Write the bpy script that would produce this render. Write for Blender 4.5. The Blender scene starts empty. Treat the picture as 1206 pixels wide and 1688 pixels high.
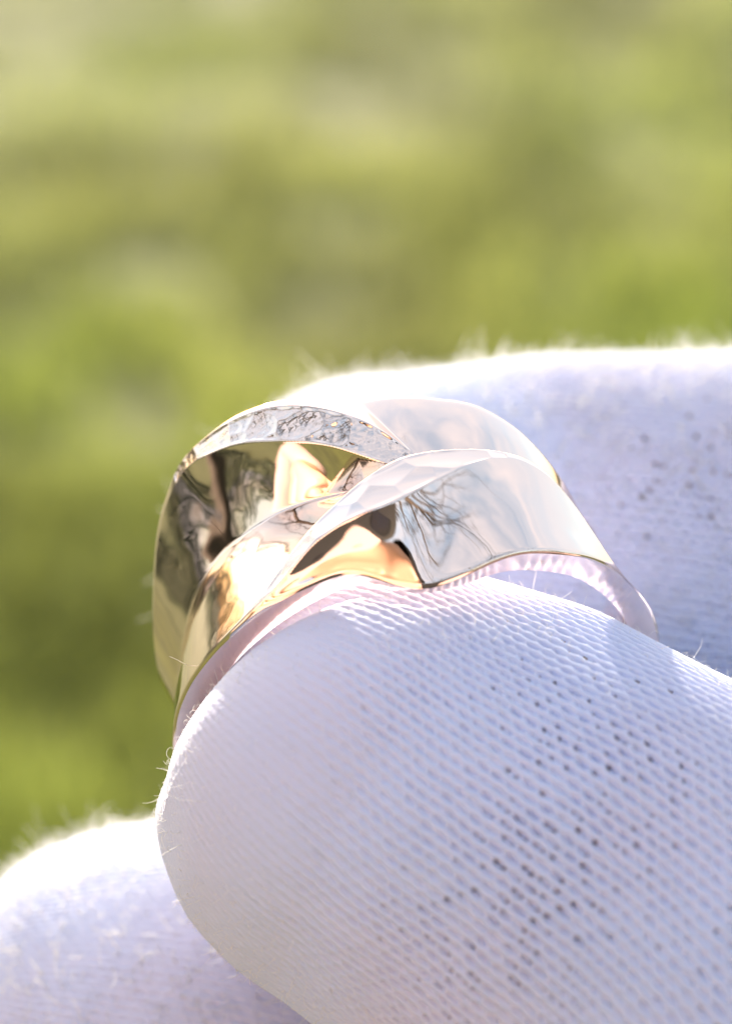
import bpy, math
import numpy as np
from mathutils import Vector, Matrix

PI = math.pi
rng = np.random.default_rng(11)
scene = bpy.context.scene
col = scene.collection

# ---------------------------------------------------------------- camera, sky, sun, exposure
PITCH = math.radians(22.0)
CAM_H = 1.30
D = 110.0                                  # millimetres from the lens to the ring
fwd = np.array([0.0, math.cos(PITCH), -math.sin(PITCH)])
upv = np.array([0.0, math.sin(PITCH), math.cos(PITCH)])
rgt = np.array([1.0, 0.0, 0.0])
cam_pos = np.array([0.0, 0.0, CAM_H])
focus = cam_pos + fwd * D * 0.001
AX = np.stack([rgt, upv, -fwd])            # rows: hand-space x (right), y (up), z (towards viewer)
def W(P):                                  # hand space in millimetres -> world metres
    return focus + (np.asarray(P, float) * 0.001) @ AX
def Wdir(v):
    return np.asarray(v, float) @ AX

cd = bpy.data.cameras.new('camera')
cam = bpy.data.objects.new('camera', cd)
col.objects.link(cam)
cam.location = cam_pos
cam.rotation_euler = (PI / 2 - PITCH, 0, 0)
cd.sensor_fit = 'VERTICAL'
cd.sensor_height = 43.28
cd.sensor_width = 43.28 * 731 / 1024
cd.lens = D
cd.clip_start = 0.005
cd.clip_end = 500
cd.dof.use_dof = True
cd.dof.focus_distance = D * 0.001 - 0.005
cd.dof.aperture_fstop = 110 / 3.0
scene.camera = cam

SUN_UP = math.radians(39)                # above the viewing direction
sun_dir = Wdir([-0.28, math.sin(SUN_UP), -math.cos(SUN_UP)])
sun_dir /= np.linalg.norm(sun_dir)
sun_el = math.asin(sun_dir[2])
sun_az = math.atan2(sun_dir[0], sun_dir[1])     # from +Y towards +X
world = bpy.data.worlds.new('World')
scene.world = world
world.use_nodes = True
wn = world.node_tree
bg = wn.nodes['Background']
sky = wn.nodes.new('ShaderNodeTexSky')
sky.sky_type = 'NISHITA'
sky.sun_disc = False
sky.sun_elevation = sun_el
sky.sun_rotation = sun_az
sky.air_density = 1.6
sky.dust_density = 4.0
sky.ozone_density = 1.6
# thin high cloud over the whole sky
wtc = wn.nodes.new('ShaderNodeTexCoord')
wmap = wn.nodes.new('ShaderNodeMapping'); wmap.inputs['Scale'].default_value = (1.0, 1.0, 2.2)
wnz = wn.nodes.new('ShaderNodeTexNoise'); wnz.inputs['Scale'].default_value = 2.6; wnz.inputs['Detail'].default_value = 6; wnz.inputs['Roughness'].default_value = 0.6
wrm = wn.nodes.new('ShaderNodeMapRange'); wrm.inputs['From Min'].default_value = 0.36; wrm.inputs['From Max'].default_value = 0.66; wrm.inputs['To Min'].default_value = 0.10; wrm.inputs['To Max'].default_value = 0.85
wmx = wn.nodes.new('ShaderNodeMix'); wmx.data_type = 'RGBA'
wmx.inputs[7].default_value = (2.5, 2.5, 2.6, 1)
wn.links.new(wtc.outputs['Generated'], wmap.inputs[0]); wn.links.new(wmap.outputs[0], wnz.inputs['Vector'])
wn.links.new(wnz.outputs['Fac'], wrm.inputs['Value']); wn.links.new(wrm.outputs[0], wmx.inputs[0])
wn.links.new(sky.outputs[0], wmx.inputs[6]); wn.links.new(wmx.outputs[2], bg.inputs[0])
bg.inputs[1].default_value = 0.15
sd = bpy.data.lights.new('sun', 'SUN')
sd.energy = 5.0
sd.angle = math.radians(0.6)
sd.color = (1.0, 0.90, 0.74)
sun = bpy.data.objects.new('sun', sd)
col.objects.link(sun)
sun.rotation_euler = Vector(sun_dir).to_track_quat('Z', 'Y').to_euler()
sun.location = (0, 0, 5)

scene.render.engine = 'CYCLES'
scene.cycles.max_bounces = 12
scene.cycles.glossy_bounces = 8
scene.cycles.diffuse_bounces = 5
scene.cycles.transparent_max_bounces = 12
scene.cycles.sample_clamp_indirect = 6.0
scene.cycles.caustics_reflective = True
scene.cycles.blur_glossy = 0.3
scene.view_settings.view_transform = 'Standard'
scene.view_settings.look = 'None'
scene.view_settings.gamma = 1.0
scene.view_settings.use_curve_mapping = False
scene.view_settings.exposure = 1.66

# ---------------------------------------------------------------- helpers
def mesh_from(name, verts, quads=None, tris=None, uv=None, smooth=True):
    me = bpy.data.meshes.new(name)
    verts = np.asarray(verts, np.float32)
    q = np.zeros((0, 4), np.int32) if quads is None else np.asarray(quads, np.int32)
    t = np.zeros((0, 3), np.int32) if tris is None else np.asarray(tris, np.int32)
    me.vertices.add(len(verts))
    me.vertices.foreach_set('co', verts.ravel())
    nl = q.size + t.size
    me.loops.add(nl)
    me.loops.foreach_set('vertex_index', np.concatenate([q.ravel(), t.ravel()]))
    me.polygons.add(len(q) + len(t))
    starts = np.concatenate([np.arange(len(q)) * 4, q.size + np.arange(len(t)) * 3]).astype(np.int32)
    me.polygons.foreach_set('loop_start', starts)
    me.update(calc_edges=True)
    me.polygons.foreach_set('use_smooth', np.full(len(me.polygons), smooth))
    me.validate()
    return me
def link(name, me, mat, parent=None, **props):
    o = bpy.data.objects.new(name, me)
    if me is not None and mat is not None:
        me.materials.append(mat)
    col.objects.link(o)
    if parent is not None:
        o.parent = parent
        o.matrix_parent_inverse = Matrix.Translation(parent.location).inverted()
    for k, v in props.items():
        o[k] = v
    return o
def empty(name, loc, **props):
    o = bpy.data.objects.new(name, None)
    o.location = loc
    o.empty_display_size = 0.01
    col.objects.link(o)
    for k, v in props.items():
        o[k] = v
    return o
def mat(name):
    m = bpy.data.materials.new(name)
    m.use_nodes = True
    nt = m.node_tree
    return m, nt, nt.nodes['Principled BSDF']
def nd(nt, typ, **kw):
    n = nt.nodes.new(typ)
    for k, v in kw.items():
        setattr(n, k, v)
    return n
def catmull(P, n):
    P = np.asarray(P, float)
    P = np.vstack([2 * P[0] - P[1], P, 2 * P[-1] - P[-2]])
    out = []
    for i in range(1, len(P) - 2):
        t = np.linspace(0, 1, n, endpoint=False)[:, None]
        a, b, c, d = P[i - 1], P[i], P[i + 1], P[i + 2]
        out.append(0.5 * (2 * b + (c - a) * t + (2 * a - 5 * b + 4 * c - d) * t ** 2 + (3 * b - a - 3 * c + d) * t ** 3))
    out.append(P[-2][None])
    return np.vstack(out)
def hash2(i, j, k=0):
    i = np.asarray(i, np.int64); j = np.asarray(j, np.int64)
    h = (i * 73856093) ^ (j * 19349663) ^ (k * 83492791)
    h = (h ^ (h >> 13)) * 1274126177
    h = h & 0x7fffffff
    h = (h ^ (h >> 11)) * 668265263 & 0x7fffffff
    return (h % 100003) / 100003.0
def vnoise(x, y, k=0):
    xi = np.floor(x); yi = np.floor(y)
    fx = x - xi; fy = y - yi
    fx = fx * fx * (3 - 2 * fx); fy = fy * fy * (3 - 2 * fy)
    a = hash2(xi, yi, k); b = hash2(xi + 1, yi, k); c = hash2(xi, yi + 1, k); d = hash2(xi + 1, yi + 1, k)
    return (a * (1 - fx) + b * fx) * (1 - fy) + (c * (1 - fx) + d * fx) * fy
def sstep(x, a, b):
    t = np.clip((x - a) / (b - a), 0, 1)
    return t * t * (3 - 2 * t)

# ---------------------------------------------------------------- materials
def m_metal(name, rough):
    m, nt, b = mat(name)
    b.inputs['Metallic'].default_value = 1.0
    b.inputs['Base Color'].default_value = (0.96, 0.785, 0.705, 1)
    tc = nd(nt, 'ShaderNodeTexCoord')
    n1 = nd(nt, 'ShaderNodeTexNoise'); n1.inputs['Scale'].default_value = 900; n1.inputs['Detail'].default_value = 4
    mr = nd(nt, 'ShaderNodeMapRange'); mr.inputs['To Min'].default_value = rough * 0.5; mr.inputs['To Max'].default_value = rough * 1.8
    nt.links.new(tc.outputs['Object'], n1.inputs['Vector'])
    nt.links.new(n1.outputs['Fac'], mr.inputs['Value'])
    nt.links.new(mr.outputs['Result'], b.inputs['Roughness'])
    n2 = nd(nt, 'ShaderNodeTexNoise'); n2.inputs['Scale'].default_value = 500; n2.inputs['Detail'].default_value = 2
    bp = nd(nt, 'ShaderNodeBump'); bp.inputs['Strength'].default_value = 0.12; bp.inputs['Distance'].default_value = 0.00010
    nt.links.new(tc.outputs['Object'], n2.inputs['Vector'])
    nt.links.new(n2.outputs['Fac'], bp.inputs['Height'])
    nt.links.new(bp.outputs['Normal'], b.inputs['Normal'])
    return m
M_RING = m_metal('polished_rose_gold', 0.035)
M_RIM = m_metal('satin_rose_gold', 0.13)
M_HAMMER = m_metal('hammered_rose_gold', 0.05)

def m_glove():
    m, nt, b = mat('white_cotton_knit')
    b.inputs['Roughness'].default_value = 0.9
    b.inputs['Specular IOR Level'].default_value = 0.15
    b.inputs['Subsurface Weight'].default_value = 0.22
    b.inputs['Subsurface Radius'].default_value = (1.0, 0.72, 0.62)
    b.inputs['Subsurface Scale'].default_value = 0.00035
    # thin stretched cloth lets the skin tint it here and there
    tg = nd(nt, 'ShaderNodeTexCoord')
    ng = nd(nt, 'ShaderNodeTexNoise'); ng.inputs['Scale'].default_value = 75; ng.inputs['Detail'].default_value = 2
    cg = nd(nt, 'ShaderNodeValToRGB'); e = cg.color_ramp.elements
    e[0].position = 0.36; e[0].color = (0.575, 0.66, 0.90, 1)
    e[1].position = 0.68; e[1].color = (0.63, 0.64, 0.82, 1)
    nt.links.new(tg.outputs['Object'], ng.inputs['Vector']); nt.links.new(ng.outputs['Fac'], cg.inputs[0])
    nt.links.new(cg.outputs[0], b.inputs['Base Color'])
    b.inputs['Sheen Weight'].default_value = 0.25
    b.inputs['Sheen Roughness'].default_value = 0.5
    tc = nd(nt, 'ShaderNodeTexCoord')
    n1 = nd(nt, 'ShaderNodeTexNoise'); n1.inputs['Scale'].default_value = 9000; n1.inputs['Detail'].default_value = 3
    bp = nd(nt, 'ShaderNodeBump'); bp.inputs['Strength'].default_value = 0.35; bp.inputs['Distance'].default_value = 0.00006
    nt.links.new(tc.outputs['Object'], n1.inputs['Vector'])
    nt.links.new(n1.outputs['Fac'], bp.inputs['Height'])
    nt.links.new(bp.outputs['Normal'], b.inputs['Normal'])
    return m
M_GLOVE = m_glove()
def m_fuzz():
    m, nt, b = mat('cotton_fibre')
    out = nt.nodes['Material Output']
    d = nd(nt, 'ShaderNodeBsdfDiffuse'); d.inputs['Color'].default_value = (0.88, 0.87, 0.85, 1)
    t = nd(nt, 'ShaderNodeBsdfTranslucent'); t.inputs['Color'].default_value = (0.88, 0.87, 0.85, 1)
    mx = nd(nt, 'ShaderNodeMixShader'); mx.inputs[0].default_value = 0.5
    nt.links.new(d.outputs[0], mx.inputs[1]); nt.links.new(t.outputs[0], mx.inputs[2])
    nt.links.new(mx.outputs[0], out.inputs['Surface'])
    return m
M_FUZZ = m_fuzz()
def m_skin():
    m, nt, b = mat('skin')
    b.inputs['Base Color'].default_value = (0.55, 0.36, 0.30, 1)
    b.inputs['Roughness'].default_value = 0.6
    return m
M_SKIN = m_skin()

# ---------------------------------------------------------------- ground and grass
def m_ground():
    m, nt, b = mat('lawn_soil')
    tc = nd(nt, 'ShaderNodeTexCoord')
    n1 = nd(nt, 'ShaderNodeTexNoise'); n1.inputs['Scale'].default_value = 2.2; n1.inputs['Detail'].default_value = 8
    cr = nd(nt, 'ShaderNodeValToRGB')
    e = cr.color_ramp.elements
    e[0].position = 0.3; e[0].color = (0.060, 0.065, 0.018, 1)
    e[1].position = 0.7; e[1].color = (0.12, 0.13, 0.03, 1)
    nt.links.new(tc.outputs['Object'], n1.inputs['Vector'])
    nt.links.new(n1.outputs['Fac'], cr.inputs[0])
    nt.links.new(cr.outputs[0], b.inputs['Base Color'])
    b.inputs['Roughness'].default_value = 0.95
    return m
gv = []; gq = []
NG = 80
gx = np.sinh(np.linspace(-5.2, 5.2, NG)); gx = gx / gx.max() * 200
X, Y = np.meshgrid(gx, gx + 4.0)
Z = 0.03 * np.sin(X * 0.6) * np.cos(Y * 0.5) * np.exp(-(X ** 2 + Y ** 2) / 4000)
gv = np.stack([X, Y, Z], -1).reshape(-1, 3)
ii = (np.arange(NG - 1)[:, None] * NG + np.arange(NG - 1)[None]).ravel()
gq = np.stack([ii, ii + 1, ii + NG + 1, ii + NG], 1)
link('ground', mesh_from('ground', gv, gq), m_ground(), kind='structure')

def m_grass():
    m, nt, b = mat('grass_blade')
    out = nt.nodes['Material Output']
    at = nd(nt, 'ShaderNodeVertexColor'); at.layer_name = 'tint'
    d = nd(nt, 'ShaderNodeBsdfDiffuse')
    t = nd(nt, 'ShaderNodeBsdfTranslucent')
    g = nd(nt, 'ShaderNodeBsdfGlossy'); g.inputs['Roughness'].default_value = 0.45; g.inputs['Color'].default_value = (0.05, 0.05, 0.05, 1)
    nt.links.new(at.outputs['Color'], d.inputs['Color']); nt.links.new(at.outputs['Color'], t.inputs['Color'])
    mx = nd(nt, 'ShaderNodeMixShader'); mx.inputs[0].default_value = 0.55
    ad = nd(nt, 'ShaderNodeAddShader')
    nt.links.new(d.outputs[0], mx.inputs[1]); nt.links.new(t.outputs[0], mx.inputs[2])
    nt.links.new(mx.outputs[0], ad.inputs[0]); nt.links.new(g.outputs[0], ad.inputs[1])
    nt.links.new(ad.outputs[0], out.inputs['Surface'])
    return m
def grass():
    N = 90000
    y = 1.6 + 9.5 * rng.random(N) ** 1.5
    x = (rng.random(N) * 2 - 1) * (0.55 + 0.22 * y)
    clump = vnoise(x * 5.5 + 40, y * 5.5 + 7, 3) * 0.6 + vnoise(x * 12 + 9, y * 12, 5) * 0.4
    broad = vnoise(x * 1.9 + 11, y * 1.3 + 3, 8)
    keep = rng.random(N) < 0.10 + 1.5 * sstep(clump, 0.2, 0.75)
    x, y, clump, broad = x[keep], y[keep], clump[keep], broad[keep]
    N = len(x)
    h = (0.02 + 0.07 * clump ** 1.3) * (0.6 + 0.8 * rng.random(N))
    w = 0.0022 + 0.0022 * rng.random(N)
    an = rng.random(N) * 2 * PI
    ln = (0.15 + 0.6 * rng.random(N)) * h
    dx, dy = np.cos(an), np.sin(an)
    px, py = -dy, dx
    tw = rng.random(N) * 2 * PI
    px, py = np.cos(tw), np.sin(tw)
    base = np.stack([x, y, np.full(N, 0.0)], 1)
    P = []
    for f, ww in ((0, 1.0), (0.5, 0.9), (1.0, 0.08)):
        c = base + np.stack([dx * ln * f * f, dy * ln * f * f, h * f], 1)
        o = np.stack([px * w * ww, py * w * ww, np.zeros(N)], 1)
        P += [c - o, c + o]
    V = np.stack(P, 1).reshape(-1, 3)
    k = np.arange(N)[:, None] * 6
    Q = np.concatenate([k + [0, 1, 3, 2], k + [2, 3, 5, 4]])
    me = mesh_from('grass', V, Q)
    lay = me.color_attributes.new('tint', 'FLOAT_COLOR', 'POINT')
    dry = np.clip(0.35 * rng.random(N) + 0.9 * (broad - 0.35), 0, 1)[:, None]
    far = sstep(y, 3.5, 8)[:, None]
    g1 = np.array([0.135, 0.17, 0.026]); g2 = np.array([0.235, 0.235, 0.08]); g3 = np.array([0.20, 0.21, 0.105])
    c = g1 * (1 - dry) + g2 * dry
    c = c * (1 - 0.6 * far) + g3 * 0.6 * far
    c = c * (0.75 + 0.5 * rng.random((N, 1))) * (0.72 + 0.75 * sstep(vnoise(x * 3.1 + 2, y * 2.2 + 60, 12), 0.2, 0.8))[:, None]
    c = np.repeat(np.concatenate([c, np.ones((N, 1))], 1), 6, 0).astype(np.float32)
    lay.data.foreach_set('color', c.ravel())
    link('grass', me, m_grass(), kind='stuff', label='sunlit short lawn grass far out of focus behind the hand', category='grass')
grass()

# ---------------------------------------------------------------- the ring's own axes
TH, PS = 0.8776, 0.2605
ra = np.array([math.sin(TH) * math.sin(PS), -math.sin(TH) * math.cos(PS), math.cos(TH)])
e1 = np.array([0, 1.0, 0]) - ra[1] * ra; e1 /= np.linalg.norm(e1)
e2 = np.cross(e1, ra)
RC = np.array([2.306, -8.2, 0.0])
R0, RIN = 10.57, 9.05
def ring_coords(P):
    r = P - RC
    return np.degrees(np.arctan2(r @ e2, r @ e1)), r @ ra, np.sqrt((r @ e1) ** 2 + (r @ e2) ** 2)
def ring_point(phi, s, rho):
    p = np.radians(phi)
    return RC + (np.cos(p) * rho)[..., None] * e1 + (np.sin(p) * rho)[..., None] * e2 + np.asarray(s)[..., None] * ra
def ip(phi, tab):
    t = np.array(tab, float)
    # smooth monotone-ish interpolation: linear on a lightly blurred table
    g = np.arange(-200, 201, 0.5)
    y = np.interp(g, t[:, 0], t[:, 1])
    k = np.exp(-0.5 * (np.arange(-16, 17) / 5.0) ** 2); k /= k.sum()
    y = np.convolve(np.pad(y, 16, mode='edge'), k, 'valid')
    return np.interp(phi, g, y)
T_BACK = [(-200, -5.2), (-150, -4.9), (-115, -5.0), (-103, -5.4), (-90, -6.5), (-78, -8.5), (-65, -9.5), (-45, -9.4), (-26, -8.6), (-8, -8.1), (8, -7.6), (18, -6.6), (28, -5.2), (38, -4.4), (60, -4.2), (100, -4.6), (150, -5.2), (200, -5.2)]
T_FRONT = [(-200, -2.0), (-150, -1.4), (-115, -0.2), (-95, 0.1), (-60, 0.15), (-30, 0.0), (-22, 0.9), (-14, 1.5), (-4, 1.15), (7, 0.45), (30, -0.2), (45, -0.2), (90, -0.6), (150, -2.0), (200, -2.0)]
def s_back(p): return ip(p, T_BACK)
def s_front(p): return ip(p, T_FRONT)

# strand centre lines (s over phi), half width of their hammered crest, crest height
A_C = [(-200, -4), (-150, -4.6), (-115, -4.7), (-103, -5.0), (-90, -6.1), (-78, -8.1), (-62, -9.2), (-48, -8.6), (-37, -7.8), (-29, -6.95), (-18.5, -5.5), (-9, -4.3), (0, -3.2), (12, -2), (200, -2)]
A_W = [(-200, 0.1), (-75, 0.15), (-62, 0.25), (-48, 0.55), (-37, 0.85), (-29, 0.85), (-18, 0.9), (-9, 0.4), (2, 0.1), (200, 0.1)]
A_H = [(-200, 0.0), (-120, 0.0), (-98, 0.0), (-80, 0.1), (-62, 0.45), (-45, 0.75), (-28, 0.75), (-18, 0.45), (-9, -0.2), (-2, -1.2), (10, -2), (60, -2), (120, -1), (200, 0)]
B_C = [(-200, -2), (-150, -1.5), (-115, -0.3), (-95, 0.0), (-72, 0.05), (-60, 0.0), (-50, -0.2), (-42, -0.9), (-35, -1.6), (-28, -2.1), (-20, -2.6), (-9.5, -3.3), (-0.7, -3.9), (8, -4.35), (15, -4.4), (22, -3.9), (28, -2.7), (33, -1.2), (37, -0.3), (45, -0.2), (90, -0.6), (150, -2), (200, -2)]
B_W = [(-200, 0.02), (-54, 0.02), (-46, 0.2), (-42, 0.32), (-35, 0.42), (-28, 0.6), (-21, 1.0), (-15, 1.1), (-9, 0.9), (-1, 0.5), (10, 0.12), (30, 0.05), (200, 0.05)]
B_H = [(-200, 0.0), (-98, 0.0), (-80, 0.0), (-60, 0.05), (-45, 0.25), (-35, 0.55), (-25, 0.80), (-12, 0.85), (0, 0.65), (15, 0.40), (28, 0.15), (40, 0.0), (200, 0)]
G_S = [(-200, -2.5), (-140, -2.5), (-115, -2.6), (-95, -3.2), (-80, -4.6), (-65, -5.2), (-55, -5.1), (-45, -5.1), (-36, -4.9), (-28, -4.7), (-20, -4.4), (-12, -4.2), (0, -4.2), (200, -4.2)]
G_H = [(-200, -0.2), (-130, -0.3), (-105, -0.6), (-85, -0.95), (-65, -1.25), (-30, -1.3), (-18, -1.15), (-8, -0.6), (200, -0.6)]
G_RIM = [(-200, 0), (-60, 0), (-45, -0.1), (-30, -0.45), (-20, -1.0), (-10, -0.95), (0, -0.45), (10, -0.1), (30, 0), (200, 0)]
def hammer(x, y, seed, cell):
    gx, gy = x / cell, y / cell
    xi, yi = np.floor(gx), np.floor(gy)
    best = np.full(x.shape, 9.0)
    for dx in (-1, 0, 1):
        for dy in (-1, 0, 1):
            cx = xi + dx; cy = yi + dy
            px = cx + 0.15 + 0.7 * hash2(cx, cy, seed); py = cy + 0.15 + 0.7 * hash2(cx, cy, seed + 1)
            d = (gx - px) ** 2 + (gy - py) ** 2
            best = np.minimum(best, d - 0.25 * hash2(cx, cy, seed + 2))
    return best
def ring_height(phi, s):
    cA, wA, hA = ip(phi, A_C), ip(phi, A_W), ip(phi, A_H)
    cB, wB, hB = ip(phi, B_C), ip(phi, B_W), ip(phi, B_H)
    gS, gH = ip(phi, G_S), ip(phi, G_H)
    sf, sb = s_front(phi), s_back(phi)
    arc = np.radians(phi) * R0
    # strand A: hammered crest, steep scooped face down to the groove, short fall to the back rim
    d = s - cA
    f = np.maximum(d - wA, 0); bk = np.maximum(-d - wA, 0)
    spA = np.maximum(gS - cA - wA, 0.6)
    x = f / spA
    a = hA - (hA - gH) * (1 - np.maximum(1 - x, 0) ** 0.98) - 0.8 * np.maximum(f - spA, 0) - 0.45 * bk
    onA = np.clip(1 - np.abs(d) / np.maximum(wA, 1e-3), 0, 1)
    tilt = ip(phi, [(-200, 0), (-62, 0), (-45, 0.14), (-30, 0.26), (-10, 0.30), (200, 0)])
    a = a - tilt * np.clip(d, -wA, wA) - tilt * wA * sstep(d, wA * 0.98, wA * 1.02) * 0
    # strand B: hammered crest, long flat flank back to the groove, front flank down to the rim
    d2 = s - cB
    f2 = np.maximum(d2 - wB, 0); b2 = np.maximum(-d2 - wB, 0)
    spB = np.maximum(cB - wB - gS, 0.6)
    y = np.minimum(b2 / spB, 1)
    drop_bl = (hB - gH) * (0.8 * y + 0.2 * y ** 2) + 0.8 * np.maximum(b2 - spB, 0)
    drop_br = 1.3 * b2
    # strand W: the broad smooth piece that leaves from under A towards the back right
    eW = np.where(phi < -9, cA - 0.3 * wA, np.minimum(cA - 0.3 * wA, cB - wB - 0.1) * 0 + cB - wB - 0.1)
    wv = ip(phi, [(-200, -3), (-31, -1.6), (-25, -0.25), (-12, 0.08), (8, 0.15), (18, 0.05), (28, -0.20), (40, -0.75), (60, -1.0), (100, -0.5), (140, 0), (200, 0)]) - 0.035 * (s + 6.4) ** 2 - 1.5 * np.maximum(s - eW, 0) * (phi < 26)
    lb = 1 - sstep(phi, -14, -5)
    span = np.maximum(sf - cB - wB, 0.05)
    x2 = np.clip(f2 / span, 0, 1)
    depth = hB - ip(phi, G_RIM)
    sag = ip(phi, [(-200, 0.0), (-55, 0.0), (-40, 0.6), (-26, 0.5), (-15, 0.2), (0, 0.1), (25, 0.1), (40, 0), (200, 0)])
    b = hB - (drop_bl * lb + drop_br * (1 - lb)) - depth * ((1 - sag) * x2 + sag * (1 - (1 - x2) ** 2.2))
    b = b + 0.12 * np.clip(d2, -wB, wB)
    hm = (hammer(arc + 3.0, s, 21, 0.95) - 0.2)
    hm = hm + 0.22 * (hammer(arc + 1.0, s * 1.2, 61, 0.42) - 0.2)
    hm2 = (hammer(arc + 9.0, s * 1.1, 41, 1.25) - 0.2)
    fadeA = sstep(onA, 0.0, 0.25); onB = np.clip(1 - np.abs(d2) / np.maximum(wB, 1e-3), 0, 1); fadeB = sstep(onB, 0, 0.25)
    a = a + 0.15 * hm * fadeA * (wA > 0.22) - 0.02 * (wA > 0.22) * fadeA
    b = b + 0.10 * hm2 * fadeB * (wB > 0.15)
    k = 0.05
    b0 = b
    b = np.maximum(b, wv)
    h = np.maximum(a, b) + k * np.exp(-np.abs(a - b) / k) * 0.35
    lobe = ((onA > 0) & (a > b) & (wA > 0.22)) * 1 + ((onB > 0) & (b0 >= a) & (wB > 0.15)) * 2
    return h, lobe

def build_ring():
    root = empty('crossover_ring', W(RC + R0 * 0 * e1 - 4 * ra),
                 label='polished rose gold ring with crossing twisted strands and hammered crests, gripped by white gloved fingers',
                 category='ring')
    phi = np.concatenate([np.arange(-180, -112, 1.0), np.arange(-112, 46, 0.16), np.arange(46, 180, 1.0)])
    NP = len(phi)
    NS = 190
    t = np.linspace(0, 1, NS)
    sb, sf = s_back(phi), s_front(phi)
    S = sb[:, None] * (1 - t) + sf[:, None] * t
    PH = np.repeat(phi[:, None], NS, 1)
    h, lobe = ring_height(PH, S)
    arcs = np.radians(PH) * R0
    h = h + 0.036 * (vnoise(arcs * 0.55 + 20, S * 0.7 + 9, 71) - 0.5) + 0.011 * (vnoise(arcs * 1.3 + 5, S * 1.5 + 30, 72) - 0.5)
    # ease the edges over so that both rims are finely rounded
    ed = np.minimum(S - sb[:, None], sf[:, None] - S)
    h = h - 0.12 * np.exp(-ed / 0.06)
    rho = np.maximum(R0 + h, RIN + 0.12)
    outer = ring_point(PH, S, rho)
    # inner surface, comfort fit
    NI = 14
    ti = np.linspace(0, 1, NI)
    Si = (sf[:, None] * (1 - ti) + sb[:, None] * ti)
    bow = 0.28 * np.abs(2 * ti - 1) ** 4
    inner = ring_point(np.repeat(phi[:, None], NI, 1), Si, RIN + np.repeat(bow[None], NP, 0))
    V = np.concatenate([outer, inner], 1)
    M = NS + NI
    i = np.arange(NP)[:, None]; j = np.arange(M)[None]
    i2 = (i + 1) % NP; j2 = (j + 1) % M
    q = np.stack([i * M + j + 0 * i, i * M + j2, i2 * M + j2, i2 * M + j + 0 * i], -1)
    lf = np.zeros((NP, M), int)
    lf[:, :NS] = lobe
    Vw = W(V.reshape(-1, 3))
    # one set of smooth normals for the whole ring, so that its parts join without a seam
    fn = np.cross(Vw[q[..., 2]] - Vw[q[..., 0]], Vw[q[..., 3]] - Vw[q[..., 1]])
    VN = np.zeros_like(Vw)
    flat_rim = np.zeros((NP, M), bool); flat_rim[:, NS - 1] = True; flat_rim[:, M - 1] = True
    for c in range(4):
        np.add.at(VN, q[~flat_rim][:, c], fn[~flat_rim])
    VN /= np.maximum(np.linalg.norm(VN, axis=1, keepdims=True), 1e-15)
    rim = np.zeros((NP, M), bool); rim[:, NS - 1] = True; rim[:, M - 1] = True
    for name, sel, m in (('band', (lf == 0) & ~rim, M_RING), ('hammered_facet', lf == 1, M_HAMMER), ('hammered_facet', lf == 2, M_HAMMER), ('rim_face', rim & (np.arange(M)[None] == NS - 1), M_RIM), ('rim_face', rim & (np.arange(M)[None] == M - 1), M_RIM)):
        qq = q[sel]
        if not len(qq):
            continue
        u, inv = np.unique(qq.ravel(), return_inverse=True)
        me = mesh_from(name, Vw[u] - W(RC - 4 * ra) * 0, inv.reshape(-1, 4))
        if name != 'rim_face':
            me.normals_split_custom_set_from_vertices(VN[u].tolist())
        o = link(name, me, m, root)
    return root
build_ring()

# ---------------------------------------------------------------- gloved hand
def knit(u, v, amp, seed):
    """relief of a fine jersey knit in millimetres, plus the mask of open stitch gaps"""
    a = u / 0.66
    b = v
    par = np.cos(PI * b)
    a = a + 0.5 * (vnoise(u * 0.25, b * 0.15, seed) - 0.5) + 0.22 * (vnoise(u * 1.3, b * 0.8, seed + 7) - 0.5)
    b = b + 0.25 * (vnoise(u * 0.8 + 5, b * 0.5, seed + 8) - 0.5)
    b2 = b + 0.115 * np.sin(2 * PI * a) * par
    ridge = (0.5 + 0.5 * np.cos(2 * PI * b2)) ** 1.1
    row = np.floor(b)
    db = b - row - 0.5
    off = np.where(np.mod(row, 2) == 0, 0.25, 0.75)
    cell = np.floor(a - off + 0.5)
    da = a - off - cell
    r1 = hash2(cell, row, seed); r2 = hash2(cell, row, seed + 1); r3 = hash2(cell, row, seed + 2)
    oval = np.exp(-((da / (0.24 + 0.10 * r1)) ** 2 + (db / 0.21) ** 2) ** 1.5) * (0.25 + 0.75 * r2)
    k1 = 0.09 + 0.15 * r2
    sp1 = np.exp(-(((da + 0.24) / (0.17 - 0.5 * k1)) ** 2 + ((db + 0.05 + 0.5 * (da + 0.24) * (r3 - 0.3)) / k1) ** 2)) * (0.35 + 0.65 * r1)
    k2 = 0.08 + 0.14 * r1
    sp2 = np.exp(-(((da - 0.24) / (0.17 - 0.5 * k2)) ** 2 + ((db - 0.05 + 0.5 * (da - 0.24) * (r2 - 0.3)) / k2) ** 2)) * (0.25 + 0.65 * r3)
    h = 0.115 * ridge - 0.22 * oval - 0.22 * (sp1 + sp2)
    gap = np.maximum(sp1, sp2) * amp
    return h * amp, gap

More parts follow.
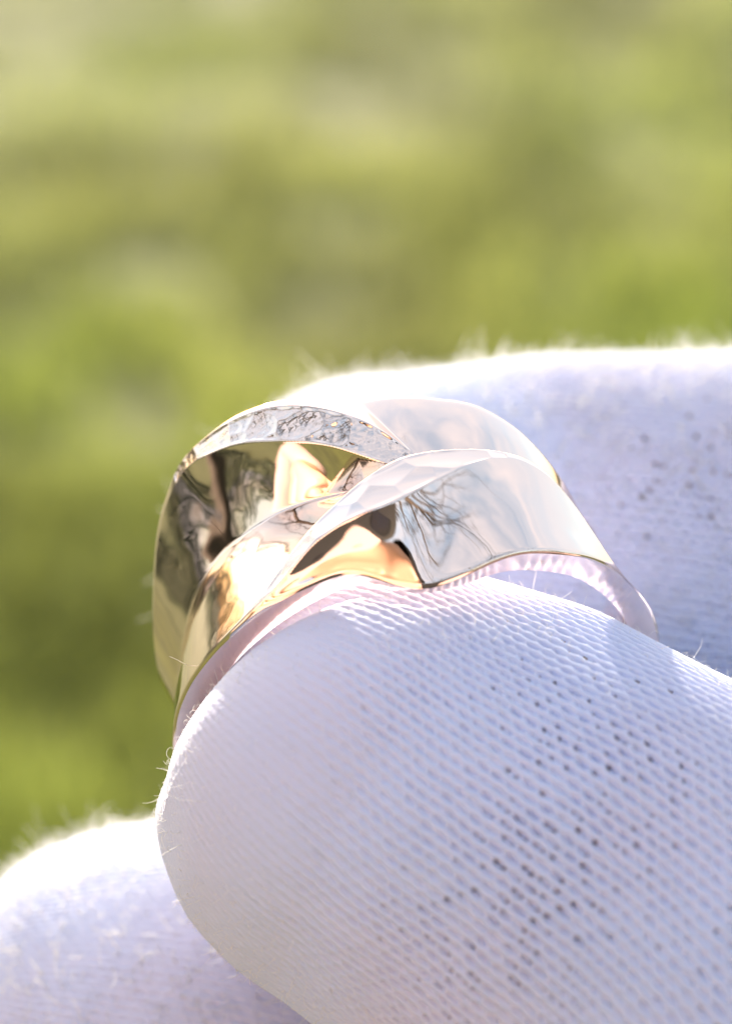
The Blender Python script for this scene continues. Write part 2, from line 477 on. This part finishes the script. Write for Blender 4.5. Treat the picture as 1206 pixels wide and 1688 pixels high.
def finger(name, spine, radii, parent, us, vs_front, vs_back, nrow, seed, amp_fn, tw=0.0, fix=None, flat=1.0, fuzz_n=3000, fuzz_len=1.0, holes=True, skin_end=40.0, u_max=None, pole=1.0):
    sp = catmull(spine, 60)
    rr = catmull(np.asarray(radii, float)[:, None], 60)[:, 0]
    L = np.concatenate([[0], np.cumsum(np.linalg.norm(np.diff(sp, axis=0), axis=1))])
    d0 = sp[1] - sp[0]; d0 /= np.linalg.norm(d0)
    r0 = rr[0]
    capL = r0 * PI / 2
    tot = capL + L[-1]
    fine_end = min(tot, u_max or tot)
    u = np.concatenate([np.linspace(0.02, fine_end, int(fine_end / us)), np.linspace(fine_end, tot, max(3, int((tot - fine_end) / 1.0)))[1:]]) if fine_end < tot - 1 else np.linspace(0.02, tot, int(tot / us))
    f = math.radians(110)
    th = np.concatenate([np.linspace(-f, f, vs_front), np.linspace(f, 2 * PI - f, vs_back + 2)[1:-1]])
    NU, NT = len(u), len(th)
    def base(uv_u, th_):
        al = np.clip(uv_u / capL, 0, 1) * PI / 2
        l = np.maximum(uv_u - capL, 0)
        cen = np.stack([np.interp(l, L, sp[:, k]) for k in range(3)], -1)
        cen2 = np.stack([np.interp(l + 0.5, L, sp[:, k]) for k in range(3)], -1)
        dd = cen2 - cen; nn = np.linalg.norm(dd, axis=-1, keepdims=True)
        dd = np.where(nn > 1e-6, dd / np.maximum(nn, 1e-6), (sp[-1] - sp[-2]) / np.linalg.norm(sp[-1] - sp[-2]))
        r = np.interp(l, L, rr) * np.sin(al) ** 0.92
        cen = cen - d0 * (r0 * np.cos(al) * pole)[..., None]
        zz = np.array([0, 0, 1.0])
        f1 = zz - (dd @ zz)[..., None] * dd; f1 /= np.linalg.norm(f1, axis=-1, keepdims=True)
        f2 = np.cross(dd, f1)
        return cen + (r * np.cos(th_) * flat)[..., None] * f1 + (r * np.sin(th_))[..., None] * f2
    U, T = np.meshgrid(u, th, indexing='ij')
    P = base(U, T)
    # soft lumps of flesh and loose cloth
    lump = 0.55 * (vnoise(U * 0.16 + 3, np.cos(T) * 1.6 + 20, seed + 50) - 0.5) + 0.22 * (vnoise(U * 0.4, np.sin(T) * 2.5 + 9, seed + 51) - 0.5)
    if fix is not None:
        P = fix(P)
    dU = np.gradient(P, axis=0); dT = np.gradient(P, axis=1)
    Nn = np.cross(dT, dU); Nn /= np.maximum(np.linalg.norm(Nn, axis=-1, keepdims=True), 1e-9)
    mid = P.mean(1, keepdims=True)
    if ((P - mid) * Nn).sum(-1)[NU // 2:].mean() < 0:
        Nn = -Nn
    amp = amp_fn(U, T, P)
    h, gap = knit(U, (T / (2 * PI)) * nrow + tw * U + 500.0, amp, seed)
    h = h + 0.012 * (rng.random(h.shape) - 0.5)
    Pd = P + Nn * (h + lump * sstep(U, 2, 8))[..., None]
    ii = np.arange(NU - 1)[:, None]; jj = np.arange(NT)[None]
    j2 = (jj + 1) % NT
    q = np.stack([ii * NT + jj, ii * NT + j2, (ii + 1) * NT + j2, (ii + 1) * NT + jj], -1)
    if holes:
        g4 = (gap[:-1] + gap[1:]) * 0.5
        g4 = (g4 + np.roll(g4, -1, 1)) * 0.5
        solid = g4 < 0.31
        q = q[solid]
    else:
        q = q.reshape(-1, 4)
    tip = np.stack([np.full(NT, NU * NT), np.arange(NT), (np.arange(NT) + 1) % NT], 1)
    V = np.concatenate([Pd.reshape(-1, 3), Pd[0].mean(0)[None]])
    me = mesh_from(name, W(V), q.reshape(-1, 4), tip)
    o = link(name, me, M_GLOVE, parent)
    # the finger inside the glove, seen pinkly through the stitch gaps
    if holes:
        st = np.arange(0, int((u < skin_end).sum()), max(1, NU // 90)); tt = np.arange(0, NT, max(1, NT // 90))
        Q = (P - Nn * 0.5)[st][:, tt]
        a, b = len(st), len(tt)
        i = np.arange(a - 1)[:, None]; j = np.arange(b)[None]; jn = (j + 1) % b
        qs = np.stack([i * b + j, i * b + jn, (i + 1) * b + jn, (i + 1) * b + j], -1).reshape(-1, 4)
        link('skin', mesh_from('skin', W(Q.reshape(-1, 3)), qs), M_SKIN, o)
    if fuzz_n:
        fz(o, Pd.reshape(-1, 3), Nn.reshape(-1, 3), U.ravel(), T.ravel(), fuzz_n, fuzz_len, fine_end)
    return o
def fz(parent, P, N, U, T, n, ln, umax, thick=1.0):
    # evenly over area: weight by the sampling density in theta
    dens = np.where(np.abs(((T + PI) % (2 * PI)) - PI) < math.radians(109), 1.0, 3.0) * (0.05 + np.sin(np.clip(U / 15.0, 0, 1) * PI / 2)) * (U < umax)
    idx = rng.choice(len(P), n, p=dens / dens.sum())
    p = P[idx] - 0.03 * N[idx]; nrm = N[idx]
    SEG = 6
    length = ln * np.exp(rng.normal(-0.35, 0.55, n))
    length = np.clip(length, 0.2, 2.4 * ln)
    stray = rng.random(n) < 0.004
    length = np.where(stray, 2.0 + 0.8 * rng.random(n), length)
    d = nrm * (0.35 + 0.6 * rng.random((n, 1))) + 0.75 * rng.normal(size=(n, 3)); d /= np.linalg.norm(d, axis=1, keepdims=True)
    ax = rng.normal(size=(n, 3)); ax /= np.linalg.norm(ax, axis=1, keepdims=True)
    turn = rng.normal(0, 0.95, n) * np.where(stray, 0.15, 1.0)
    pts = [p]
    rad = (0.011 + 0.011 * rng.random(n)) * (1.0 + 0.5 * (ln > 0.9) - 0.35 * (ln < 0.6))
    for k in range(SEG):
        p = p + d * (length / SEG)[:, None]
        pts.append(p)
        d = d + np.cross(ax, d) * turn[:, None] + 0.12 * rng.normal(size=(n, 3)) + 0.08 * nrm
        d /= np.linalg.norm(d, axis=1, keepdims=True)
    pts = np.stack(pts, 1)
    side = np.cross(ax, pts[:, -1] - pts[:, 0]); side /= np.maximum(np.linalg.norm(side, axis=1, keepdims=True), 1e-6)
    tan = pts[:, -1] - pts[:, 0]; tan /= np.maximum(np.linalg.norm(tan, axis=1, keepdims=True), 1e-6)
    s2 = np.cross(tan, side)
    V = []
    for k in range(SEG + 1):
        r = (rad * (1.0 - 0.5 * k / SEG))[:, None]
        for c in range(3):
            an = 2 * PI * c / 3
            V.append(pts[:, k] + r * (math.cos(an) * side + math.sin(an) * s2))
    V = np.stack(V, 1).reshape(-1, 3)
    b = np.arange(n)[:, None] * (3 * (SEG + 1))
    Q = []
    for k in range(SEG):
        for c in range(3):
            c2 = (c + 1) % 3
            Q.append(b + [k * 3 + c, k * 3 + c2, k * 3 + 3 + c2, k * 3 + 3 + c])
    link('fuzz', mesh_from('fuzz', W(V), np.concatenate(Q)), M_FUZZ, parent, kind='stuff')

def softmin(x, lim, k):
    return -k * np.log(np.exp(-x / k) + np.exp(-lim / k))
def fix_thumb(P):
    ph, s, rho = ring_coords(P)
    sf = s_front(ph)
    x = np.maximum(s - (sf + 0.15), 0)
    coef = 1.45 + 0.85 * sstep(ph, -55, -22) + 0.85 * (1 - sstep(ph, -125, -90))
    lim = RIN - 0.12 - 1.1 * sstep(ph, 30, 50) * (1 - sstep(ph, 75, 100)) + coef * x ** 0.6 + np.where(s > sf + 4, 50, 0)
    new = np.where(lim < 40, softmin(rho, lim, 0.25), rho)
    wgt = 1 - sstep(rho, 12.5, 15.5)
    new = new * wgt + rho * (1 - wgt)
    rel = P - RC
    axial = (rel @ ra)[..., None] * ra
    rad = rel - axial
    return RC + axial + rad * (new / np.maximum(rho, 1e-6))[..., None]
def fix_index(P):
    ph, s, rho = ring_coords(P)
    sb = s_back(ph)
    lim = np.where((rho > RIN - 0.6) & (rho < 15), sb - 0.12, 99)
    # inside the hole the pad may bulge a little way in
    lim = np.where(rho <= RIN - 0.6, sb + 1.2 * np.sqrt(np.clip((RIN - 0.6 - rho) / 2, 0, 4)), lim)
    ds = np.minimum(0, lim - s)
    return P + ds[..., None] * ra

hand = empty('gloved_hand', W([85, -30, -12]),
             label='hand in a fuzzy white cotton knit glove pinching the rose gold ring', category='gloved hand')
def amp_thumb(U, T, P):
    x, y = P[..., 0], P[..., 1]
    n = vnoise(U * 0.22 + 4, T * 2.2 + 11, 77)
    t = sstep((x + 0.35 * (-y - 12)), -6.0, 5.0)
    return (0.10 + 0.90 * t) * (0.65 + 0.5 * n) * sstep(U, 2, 9)
finger('thumb', [(0.9, -11.5, 2.4), (10, -16.0, 4.2), (22, -23.5, 6.0), (42, -32, 3.0), (66, -36, -6)], [9.6, 10.5, 12.0, 13.5, 16], hand,
       0.085, 640, 90, 140, 5, amp_thumb, tw=-0.42, fix=fix_thumb, fuzz_n=9000, fuzz_len=0.5, u_max=46)
def amp_index(U, T, P):
    n = vnoise(U * 0.2, T * 2.0 + 5, 91)
    return (0.35 + 0.95 * sstep(P[..., 0], 4, 12)) * (0.6 + 0.6 * n) * sstep(U, 2, 9)
finger('index_finger', [(1.9, -4.4, -20.5), (12, -4.1, -20.8), (22, -3.8, -20.8), (36, -1.5, -20), (50, 0, -18), (64, -4, -16), (84, -20, -13)], [11.4, 12.0, 12.2, 12.9, 13.6, 13.6, 15], hand,
       0.11, 420, 80, 168, 15, amp_index, tw=-0.35, fix=fix_index, fuzz_n=15000, fuzz_len=0.95, skin_end=40, u_max=46)
def amp_mid(U, T, P):
    n = vnoise(U * 0.2 + 8, T * 2.0 + 5, 95)
    return 0.42 * (0.5 + 0.7 * n) * sstep(U, 2, 8)
finger('middle_finger', [(-9.3, -26.6, -14.5), (6, -32, -16), (28, -36, -17), (55, -38, -16), (80, -38, -14)], [11.8, 12.2, 12.6, 13.0, 14], hand,
       0.12, 400, 80, 168, 25, amp_mid, tw=0.25, fuzz_n=9000, fuzz_len=1.1, u_max=40)
def amp_low(U, T, P): return 0 * U + 0.6
finger('ring_finger', [(8, -58, -22), (30, -60, -22), (58, -57, -18), (84, -52, -14)], [10.5, 11.2, 12, 13.5], hand, 0.5, 70, 30, 100, 35, amp_low, fuzz_n=0, holes=False)
finger('little_finger', [(26, -80, -24), (45, -80, -23), (66, -74, -20), (88, -64, -15)], [8.8, 9.4, 10.5, 13.0], hand, 0.5, 70, 30, 80, 45, amp_low, fuzz_n=0, holes=False)
finger('palm', [(72, -42, -12), (90, -44, -11), (112, -44, -10), (135, -42, -10)], [22, 32, 31, 26], hand, 0.6, 110, 40, 300, 55, amp_low, fuzz_n=0, holes=False, flat=0.55, pole=0.6)
finger('cuff', [(133, -42, -10), (150, -41, -10), (170, -40, -10)], [24, 27.5, 28.5], hand, 0.6, 110, 40, 260, 65, amp_low, fuzz_n=0, holes=False, flat=0.65, pole=0.3)

# ---------------------------------------------------------------- bare trees round the lawn (mirrored in the ring)
def m_bark():
    m, nt, b = mat('bark')
    b.inputs['Base Color'].default_value = (0.045, 0.035, 0.028, 1)
    b.inputs['Roughness'].default_value = 0.9
    return m
def m_leaf():
    m, nt, b = mat('evergreen_leaf')
    b.inputs['Base Color'].default_value = (0.035, 0.05, 0.018, 1)
    b.inputs['Roughness'].default_value = 0.6
    return m
def tube(V, Q, p, q, r0, r1, n=6):
    p, q = np.array(p), np.array(q)
    d = q - p; d /= np.linalg.norm(d)
    a = np.cross(d, [0.3, 0.9, 0.2]); a /= np.linalg.norm(a); b = np.cross(d, a)
    k = len(V)
    for c, r in ((p, r0), (q, r1)):
        for i in range(n):
            t = 2 * PI * i / n
            V.append(c + r * (math.cos(t) * a + math.sin(t) * b))
    for i in range(n):
        Q.append([k + i, k + (i + 1) % n, k + n + (i + 1) % n, k + n + i])
def bare_tree():
    r = np.random.default_rng(3)
    tv, tq, bv, bq = [], [], [], []
    p = np.array([0, 0, -0.1]); d = np.array([0.03, 0.02, 1.0])
    pts = []
    for k in range(8):
        q = p + d * 0.62; tube(tv, tq, p, q, 0.19 * (1 - k * 0.1), 0.19 * (1 - (k + 1) * 0.1), 9)
        pts.append(q); p = q; d = d + 0.12 * r.normal(size=3); d[2] = abs(d[2]); d /= np.linalg.norm(d)
    def grow(p, d, L, rad, lev):
        for k in range(3):
            q = p + d * L / 3
            tube(bv, bq, p, q, rad * (1 - 0.2 * k), rad * (1 - 0.2 * (k + 1)), 5 if lev < 2 else 3)
            p = q
            d = d + 0.22 * r.normal(size=3) + [0, 0, 0.08]; d /= np.linalg.norm(d)
            if lev < 4:
                e = d + 0.75 * r.normal(size=3); e /= np.linalg.norm(e)
                grow(p, e, L * 0.62, rad * 0.5 * (1 - 0.15 * k), lev + 1)
    for k in range(2, 8):
        for m in range(2):
            an = r.random() * 2 * PI
            e = np.array([math.cos(an), math.sin(an), 0.75]); e /= np.linalg.norm(e)
            grow(pts[k], e, 2.4 - 0.16 * k, 0.075 - 0.005 * k, 1)
    root = empty('bare_tree', (0, 0, 0), label='leafless tree standing on the lawn, seen only mirrored in the ring', category='tree', group='bare trees mirrored in the ring')
    bm = m_bark()
    link('trunk', mesh_from('trunk', tv, tq), bm, root)
    link('crown', mesh_from('crown', bv, bq), bm, root)
    return root
def copy_tree(o, loc, rz, sc):
    c = o.copy(); col.objects.link(c); c.location = loc; c.rotation_euler = (0, 0, rz); c.scale = (sc, sc, sc)
    for ch in o.children:
        k = ch.copy(); col.objects.link(k); k.parent = c
    return c
tree0 = bare_tree()
spots = [(-3.9, -0.8, 0.4, 1.25), (-9.0, 5.0, 2.0, 1.3), (1.4, -3.0, 1.1, 1.45), (9.0, -2.0, 3.3, 1.1), (-2.0, -12.0, 5.0, 1.4)]
tlab = ['leafless tree on the lawn behind the left shoulder of the photographer, mirrored in the ring',
        'leafless tree on the lawn beside the left end of the hedge, mirrored in the ring',
        'leafless tree on the lawn behind the right shoulder of the photographer, mirrored in the ring',
        'small leafless tree on the lawn beyond the cuff of the glove, mirrored in the ring',
        'tall leafless tree farthest behind the back of the photographer, mirrored in the ring']
for k, (x, y, rz, sc) in enumerate(spots[1:]):
    copy_tree(tree0, (x, y, 0), rz, sc)['label'] = tlab[k + 1]
tree0['label'] = tlab[0]
tree0.location = (spots[0][0], spots[0][1], 0); tree0.rotation_euler = (0, 0, spots[0][2]); tree0.scale = (spots[0][3],) * 3
def hedge():
    N = 26000
    an = rng.random(N) * 2 * PI
    keep = np.abs(((an - PI / 2 + PI) % (2 * PI)) - PI) > math.radians(25)
    an = an[keep]; N = len(an)
    rad = 21 + 2.5 * rng.random(N)
    top = 2.2 + 2.6 * vnoise(an * 9, an * 0, 4)
    z = rng.random(N) * top
    c = np.stack([rad * np.cos(an), 3 + rad * np.sin(an), z], 1)
    u = rng.normal(size=(N, 3)); u /= np.linalg.norm(u, axis=1, keepdims=True)
    v = np.cross(u, rng.normal(size=(N, 3))); v /= np.linalg.norm(v, axis=1, keepdims=True)
    w = 0.22
    V = np.stack([c - u * w, c - v * w * 0.6, c + u * w, c + v * w * 0.6], 1).reshape(-1, 3)
    link('hedge', mesh_from('hedge', V, np.arange(N * 4).reshape(-1, 4)), m_leaf(), kind='stuff', label='dark evergreen hedge round the lawn, seen only mirrored in the ring', category='hedge')
hedge()

# ---------------------------------------------------------------- the photographer and phone (mirrored in the ring)
def skin_mesh(name, verts, edges, radii, m, parent, root=0, sub=2):
    me = bpy.data.meshes.new(name)
    me.from_pydata([tuple(v) for v in verts], edges, [])
    o = link(name, me, m, parent)
    mod = o.modifiers.new('Skin', 'SKIN')
    if not me.skin_vertices:
        me.skin_vertices.new()
    for i, r in enumerate(radii):
        rr = r if isinstance(r, tuple) else (r, r)
        me.skin_vertices[0].data[i].radius = rr
        me.skin_vertices[0].data[i].use_root = (i == root)
    mod.use_smooth_shade = True
    ss = o.modifiers.new('Subdivision', 'SUBSURF'); ss.levels = sub; ss.render_levels = sub
    return o
def plain(name, c, r=0.8):
    m, nt, b = mat(name)
    b.inputs['Base Color'].default_value = (*c, 1); b.inputs['Roughness'].default_value = r
    return m
def person():
    sh = np.array([-0.16, 0.06, 0.0])
    root = empty('person', (-0.10, -0.44, 0), label='person in a pale pink shirt leaning over the phone, seen only mirrored in the ring', category='person')
    wr = W([172, -40, -10])
    # trousers, shirt with sleeves, then head and neck with the left hand
    skin_mesh('trousers', [tuple(np.array(q) + sh) for q in [(0.06, -0.52, 0.98), (-0.05, -0.52, 0.90), (-0.07, -0.50, 0.5), (-0.08, -0.53, 0.06), (0.17, -0.52, 0.90), (0.19, -0.50, 0.5), (0.20, -0.53, 0.06)]],
              [(0, 1), (1, 2), (2, 3), (0, 4), (4, 5), (5, 6)], [(0.17, 0.12), 0.10, 0.075, 0.06, 0.10, 0.075, 0.06], plain('denim', (0.06, 0.08, 0.14)), root)
    skin_mesh('shirt', [tuple(np.array(q) + sh) for q in [(0.06, -0.52, 0.98), (0.06, -0.50, 1.15), (0.06, -0.46, 1.32), (0.06, -0.42, 1.44), (0.22, -0.42, 1.38), (0.46, -0.30, 1.14)]] + [(wr[0] + 0.03, wr[1] - 0.04, wr[2]),
                        (-0.26, -0.36, 1.38), (-0.38, -0.26, 1.14), (-0.13, -0.10, 1.20)],
              [(0, 1), (1, 2), (2, 3), (2, 4), (4, 5), (5, 6), (2, 7), (7, 8), (8, 9)],
              [(0.18, 0.13), (0.17, 0.12), (0.19, 0.12), (0.08, 0.07), 0.075, 0.055, 0.036, 0.075, 0.055, 0.034], plain('pale_pink_cotton', (0.38, 0.28, 0.27)), root, root=1)
    fx = [(-0.13, -0.10, 1.20), (-0.105, -0.065, 1.225), (-0.075, -0.045, 1.24)]
    v = [(0.06, -0.42, 1.42), (0.05, -0.39, 1.49), (0.05, -0.33, 1.56), (0.05, -0.33, 1.66)]; e = [(0, 1), (1, 2), (2, 3)]; r = [0.06, 0.055, (0.075, 0.085), (0.078, 0.09)]
    v += [(0.05, -0.235, 1.585)]; e += [(2, 4)]; r += [0.014]
    v = [tuple(np.array(q) + sh) for q in v]
    skin_mesh('body', v, e, r, plain('face_skin', (0.55, 0.33, 0.24), 0.5), root)
    v = list(fx); e = [(0, 1), (1, 2)]; r = [0.027, (0.036, 0.018), (0.040, 0.016)]
    for k in range(4):
        b = np.array([-0.062 + 0.004 * k, -0.035, 1.265 - 0.02 * k]); n = len(v)
        v += [tuple(b), tuple(b + [0.025, 0.008, 0.002]), tuple(b + [0.042, 0.0, 0.0])]
        e += [(2, n), (n, n + 1), (n + 1, n + 2)]; r += [0.010, 0.009, 0.0075]
    n = len(v); v += [(-0.085, -0.055, 1.275), (-0.06, -0.045, 1.30), (-0.035, -0.03, 1.31)]; e += [(1, n), (n, n + 1), (n + 1, n + 2)]; r += [0.012, 0.010, 0.009]
    skin_mesh('hand', v, e, r, plain('hand_skin', (0.55, 0.33, 0.24), 0.5), root)
    # hair cap
    a, b = np.meshgrid(np.linspace(0, PI * 0.62, 24), np.linspace(0, 2 * PI, 48, endpoint=False), indexing='ij')
    w = 1 + 0.05 * vnoise(a * 6, b * 9, 2)
    P = np.stack([0.05 + 0.098 * np.sin(a) * np.cos(b) * w, -0.352 + 0.112 * np.sin(a) * np.sin(b) * w - 0.02 * a, 1.64 + 0.125 * np.cos(a) * w], -1).reshape(-1, 3) + sh
    i = np.arange(23)[:, None]; j = np.arange(48)[None]; jn = (j + 1) % 48
    link('hair', mesh_from('hair', P, np.stack([i * 48 + j, i * 48 + jn, (i + 1) * 48 + jn, (i + 1) * 48 + j], -1).reshape(-1, 4)), plain('dark_hair', (0.02, 0.014, 0.01), 0.5), root)
person()
def rbox(cx, cy, cz, hx, hy, hz, rad):
    """slab with rounded corners in hand-space millimetres relative to the lens"""
    pts = []
    for qx, qy, a0 in ((1, 1, 0), (-1, 1, 90), (-1, -1, 180), (1, -1, 270)):
        for k in range(6):
            an = math.radians(a0 + 18 * k)
            pts.append((cx + qx * (hx - rad) + rad * math.cos(an), cy + qy * (hy - rad) + rad * math.sin(an)))
    n = len(pts)
    V = [(x, y, cz - hz) for x, y in pts] + [(x, y, cz + hz) for x, y in pts] + [(cx, cy, cz - hz), (cx, cy, cz + hz)]
    Q = [[k, (k + 1) % n, n + (k + 1) % n, n + k] for k in range(n)]
    T = [[2 * n, (k + 1) % n, k] for k in range(n)] + [[2 * n + 1, n + k, n + (k + 1) % n] for k in range(n)]
    return mesh_from('slab', W(V), Q, T, smooth=False)
ph_root = empty('smartphone', W([0, -60, D + 10]), label='dark smartphone taking the picture, seen only mirrored in the ring', category='phone')
link('case', rbox(24, -58, D + 9, 36, 75, 4, 9), plain('black_plastic', (0.02, 0.02, 0.022), 0.35), ph_root)
link('screen', rbox(24, -58, D + 13.4, 34, 72, 0.3, 8), plain('screen_glass', (0.01, 0.01, 0.012), 0.08), ph_root)
link('lens_plate', rbox(6, -4, D + 4, 13, 13, 0.9, 5), plain('lens_plate_glass', (0.015, 0.015, 0.018), 0.1), ph_root)
